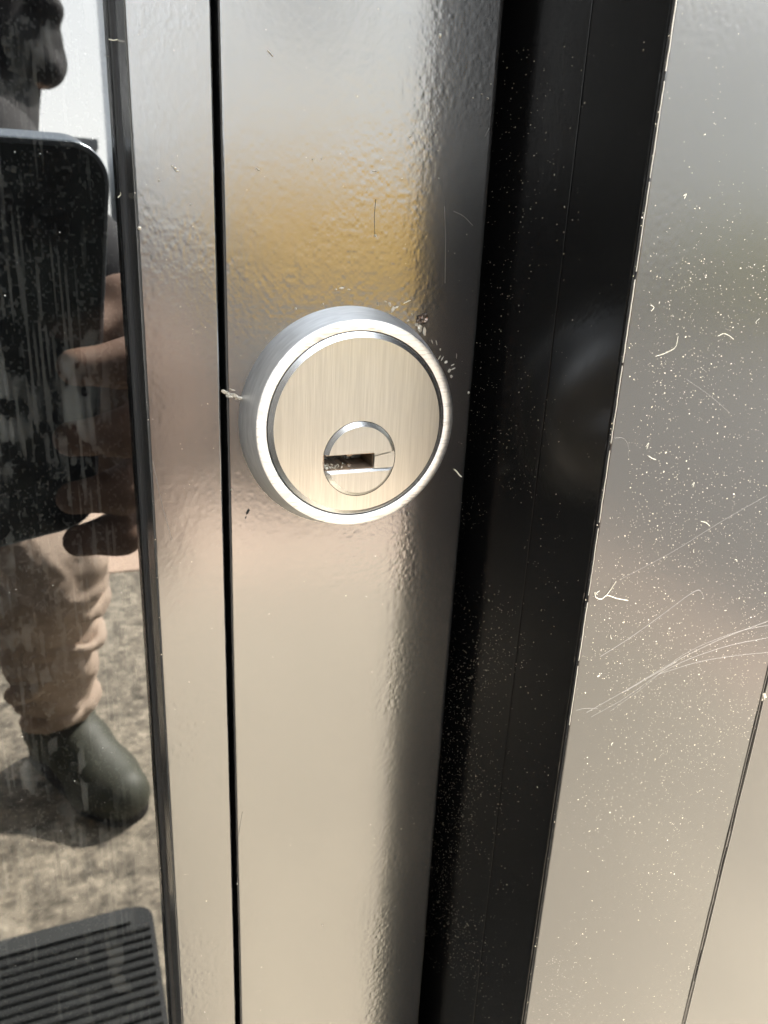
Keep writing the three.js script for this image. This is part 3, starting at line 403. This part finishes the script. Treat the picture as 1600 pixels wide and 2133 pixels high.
{
  const person = tag(base('person'), 'person in dark hooded jacket, tan trousers and olive boots holding up a phone', 'person');
  const skin = plain(0.24, 0.145, 0.10, 0.7), jacketMat = plain(0.014, 0.014, 0.017, 0.8), trouserMat = plain(0.47, 0.365, 0.285), bootMat = new THREE.MeshPhysicalMaterial({ color: rgb(0.06, 0.064, 0.046), roughness: 0.58 });
  // joints, world millimetres
  const neck = V(-125, 105, 945), chest = V(-165, -40, 990), belly = V(-215, -200, 1120), hipR = V(-160, -345, 1230), hipL = V(-320, -345, 1235);
  const shR = V(-58, 10, 830), elR = V(120, -135, 540), shL = V(-315, 30, 900), elL = V(-400, -190, 760), wrL = V(-380, -330, 900), kneeR = V(-98, -415, 900), kneeL = V(-390, -400, 900), ankR = V(-108, -790, 1105), ankL = V(-385, -790, 1085);
  const wrR = local(62, -104, 60);
  // right hand round the phone, in the phone's axes
  const hand = [], L = local, ups = [-48, -78, -106, -129], len = [1, 1.06, 1, 0.86];
  ups.forEach((u, i) => { const mcp = L(46, u - 4, 34), pip = L(44, u - 1, 2), dip = L(26, u, -9), tip = L(26 - 21 * len[i], u + 1, -8); hand.push([L(58, -104, 56), mcp, 15, 12], [mcp, pip, 11, 9.6], [pip, dip, 9.4, 8.4], [dip, tip, 8.2, 6.6]); });
  hand.push([L(54, -98, 52), L(46, -48, 36), 17, 14], [L(46, -66, 40), L(34, -54, 27), 13, 11], [L(34, -54, 27), L(10, -46, 20), 10.5, 8.5], [wrR, L(58, -100, 54), 27, 22]);
  const handL = [], out = wrL.clone().sub(elL).normalize();
  for (let i = 0; i < 4; i++) { const m = wrL.clone().addScaledVector(out, 62).add(V((i - 1.5) * 20, 0, 0)), p1 = m.clone().add(V(0, -30, -12)), p2 = p1.clone().add(V(0, -24, 4)), p3 = p2.clone().add(V(0, -16 - (i === 1 ? 4 : 0), 8)); handL.push([wrL, m, 20, 12], [m, p1, 10, 9], [p1, p2, 9, 8], [p2, p3, 8, 6.5]); }
  handL.push([wrL, wrL.clone().add(V(38, -24, 14)), 16, 11], [wrL.clone().add(V(38, -24, 14)), wrL.clone().add(V(46, -62, 4)), 10, 8]);
  // head in its own axes: f forward, u up, s to its side
  const F = V(0.80, 0.16, -0.52).normalize(), S = F.clone().cross(V(0, 1, 0)).normalize(), U = S.clone().cross(F).normalize(), H = V(-112, 268, 1010);
  const h = (f, u, s) => H.clone().addScaledVector(F, f).addScaledVector(U, u).addScaledVector(S, s);
  const head = [[h(20, 50, 0), h(-30, 45, 0), 76, 80], [h(40, 20, 20), h(30, -20, 26), 48, 42], [h(40, 20, -20), h(30, -20, -26), 48, 42], [h(30, -40, 20), h(62, -66, 4), 30, 24], [h(30, -40, -20), h(62, -66, -4), 30, 24], [h(74, -76, 0), h(80, -76, 0), 15, 13], [h(85, 22, 0), h(101, -16, 0), 8, 12], [h(92, -18, 10), h(92, -18, -10), 8, 8], [h(84, -42, 10), h(84, -42, -10), 10, 10], [h(84, -53, 8), h(84, -53, -8), 9, 9], [h(76, 34, 30), h(76, 34, -30), 14, 14], [h(-8, 12, 76), h(-12, -14, 72), 10, 7], [h(-8, 12, -76), h(-12, -14, -72), 10, 7], [h(-20, -30, 0), neck, 55, 56]];
  const trunk = [[neck, chest, 58, 120], [chest, belly, 125, 120], [belly, hipR, 115, 95], [belly, hipL, 115, 95], [neck, shR, 55, 52], [neck, shL, 55, 52]];
  const arms = [[shR, elR, 50, 40], [elR, wrR, 40, 27], [shL, elL, 50, 40], [elL, wrL, 39, 27]], legs = [[hipR, kneeR, 82, 58], [kneeR, ankR, 54, 40], [hipL, kneeL, 82, 58], [kneeL, ankL, 54, 40]];
  part('body', only([flesh([...trunk, ...arms, ...legs], 13, 9), flesh(hand, 2.6, 2.6), flesh(handL, 2.8, 2.8), flesh(head, 3, 5)]), skin, person);
  part('hair', flesh([[h(6, 72, 0), h(-44, 56, 0), 70, 76], [h(-60, 30, 0), h(-62, -30, 0), 60, 44]], 4, 6), plain(0.02, 0.016, 0.012), person);
  for (const s of [-1, 1]) { const e = new THREE.SphereGeometry(0.012, 16, 12); const q = h(80, 18, 31 * s); e.translate(q.x / 1000, q.y / 1000, q.z / 1000); part('eye', e, plain(0.7, 0.68, 0.66, 0.2), person); }
  part('added_hood', flesh([[h(0, 56, 0), h(-36, 46, 0), 88, 94], [h(-2, -10, 34), h(-22, -60, 20), 62, 66], [h(-2, -10, -34), h(-22, -60, -20), 62, 66], [h(34, -60, 0), neck, 36, 74], [h(38, 60, 0), h(34, 20, 34), 56, 52], [h(38, 60, 0), h(34, 20, -34), 56, 52]], 5, 10), jacketMat, person);  // dark cloth added to imitate the shade on the backlit head
  part('face_shade_cover', flesh([[h(85, 20, 0), h(102, -16, 0), 10, 14.5], [h(92, -18, 12), h(92, -18, -12), 10, 10], [h(86, -42, 12), h(86, -42, -12), 13, 13], [h(76, -72, 0), h(82, -76, 0), 20, 16], [h(66, 2, 36), h(40, -44, 42), 26, 34], [h(66, 2, -36), h(40, -44, -42), 26, 34], [h(62, -60, 22), h(62, -60, -22), 30, 30], [h(60, 40, 22), h(60, 40, -22), 40, 40]], 4, 6), jacketMat, person);  // added dark cover over nose and chin, in place of shade
  const cuffR = elR.clone().lerp(wrR, 0.80), cuffL = elL.clone().lerp(wrL, 0.86);
  part('jacket', flesh([...trunk.slice(1).map(([a, b, x, y]) => [a, b, x + 16, y + 16]), [neck.clone().add(V(-5, -25, 5)), chest, 74, 136], [shR, elR, 72, 60], [elR, cuffR, 60, 45], [shL, elL, 72, 60], [elL, cuffL, 58, 44]], 12, 12), jacketMat, person);
  const cuffAt = kneeR.clone().lerp(ankR, 0.64), cuffAtL = kneeL.clone().lerp(ankL, 0.64);
  const cloth = tex(256, 256, (u, v) => 0.5 * fbm(u, v, 5, 5, 500, 4), { float: true });
  part('trousers', creased(flesh([[hipR, kneeR, 104, 80], [kneeR, kneeR.clone().lerp(ankR, 0.5), 74, 64], [kneeR.clone().lerp(ankR, 0.5), ankR.clone().add(V(0, 20, 0)), 62, 52], [hipL, kneeL, 104, 80], [kneeL, ankL.clone().add(V(0, 20, 0)), 76, 54], [hipR, hipL, 112, 112]], 8, 9)), trouserMat, person);
  // folds of the trouser leg that stand out towards the light
  const fold = (c, tilt, r, w) => { const pts = []; for (let i = 0; i <= 26; i++) { const a = -2.7 + 5.4 * i / 26; pts.push(V(c.x + r * Math.cos(a) * 1.0, c.y - tilt * Math.cos(a) + 5 * Math.sin(a * 3), c.z + r * Math.sin(a))); } return pts.slice(1).map((p, i) => [pts[i], p, w * (0.7 + 0.3 * Math.cos(i)), w]); };
  part('trouser_fold', creased(flesh([...fold(kneeR.clone().lerp(ankR, 0.50), -40, 62, 11), ...fold(kneeR.clone().lerp(ankR, 0.12), 10, 72, 8), ...fold(kneeR.clone().lerp(ankR, 0.30), 26, 68, 5), ...fold(kneeR.clone().lerp(ankR, 0.66), -16, 58, 5), ...fold(kneeR.clone().lerp(ankR, 0.84), -6, 53, 9)], 5, 7)), trouserMat, person);
  const boot = (a, name) => {
    const heel = V(a.x - 14, -848, a.z + 26), ball = V(a.x + 66, -846, a.z - 112), toe = V(a.x + 92, -846, a.z - 156), instep = V(a.x + 32, -806, a.z - 58);
    const m = part(name, flesh([[a.clone().add(V(0, 70, 0)), a, 54, 52], [a, heel, 50, 36], [a, instep, 50, 46], [instep, ball, 50, 48], [ball, toe, 50, 44], [heel, ball, 34, 36], [ball.clone().add(V(-14, 0, -8)), ball.clone().add(V(14, 0, 8)), 38, 38]], 6, 8), bootMat, person);
    const s = flesh([[heel.clone().setY(-868), ball.clone().setY(-868), 40, 47], [ball.clone().setY(-868), toe.clone().setY(-868), 47, 41]], 7, 8), p = s.attributes.position; for (let i = 0; i < p.count; i++) p.setY(i, Math.min(-0.850, Math.max(-0.8795, p.getY(i)))); s.computeVertexNormals();
    part('sole', s, plain(0.015, 0.015, 0.015, 0.7), m);
  };
  boot(ankR, 'boot'); boot(ankL, 'boot');
}
renderer.render(scene, camera);
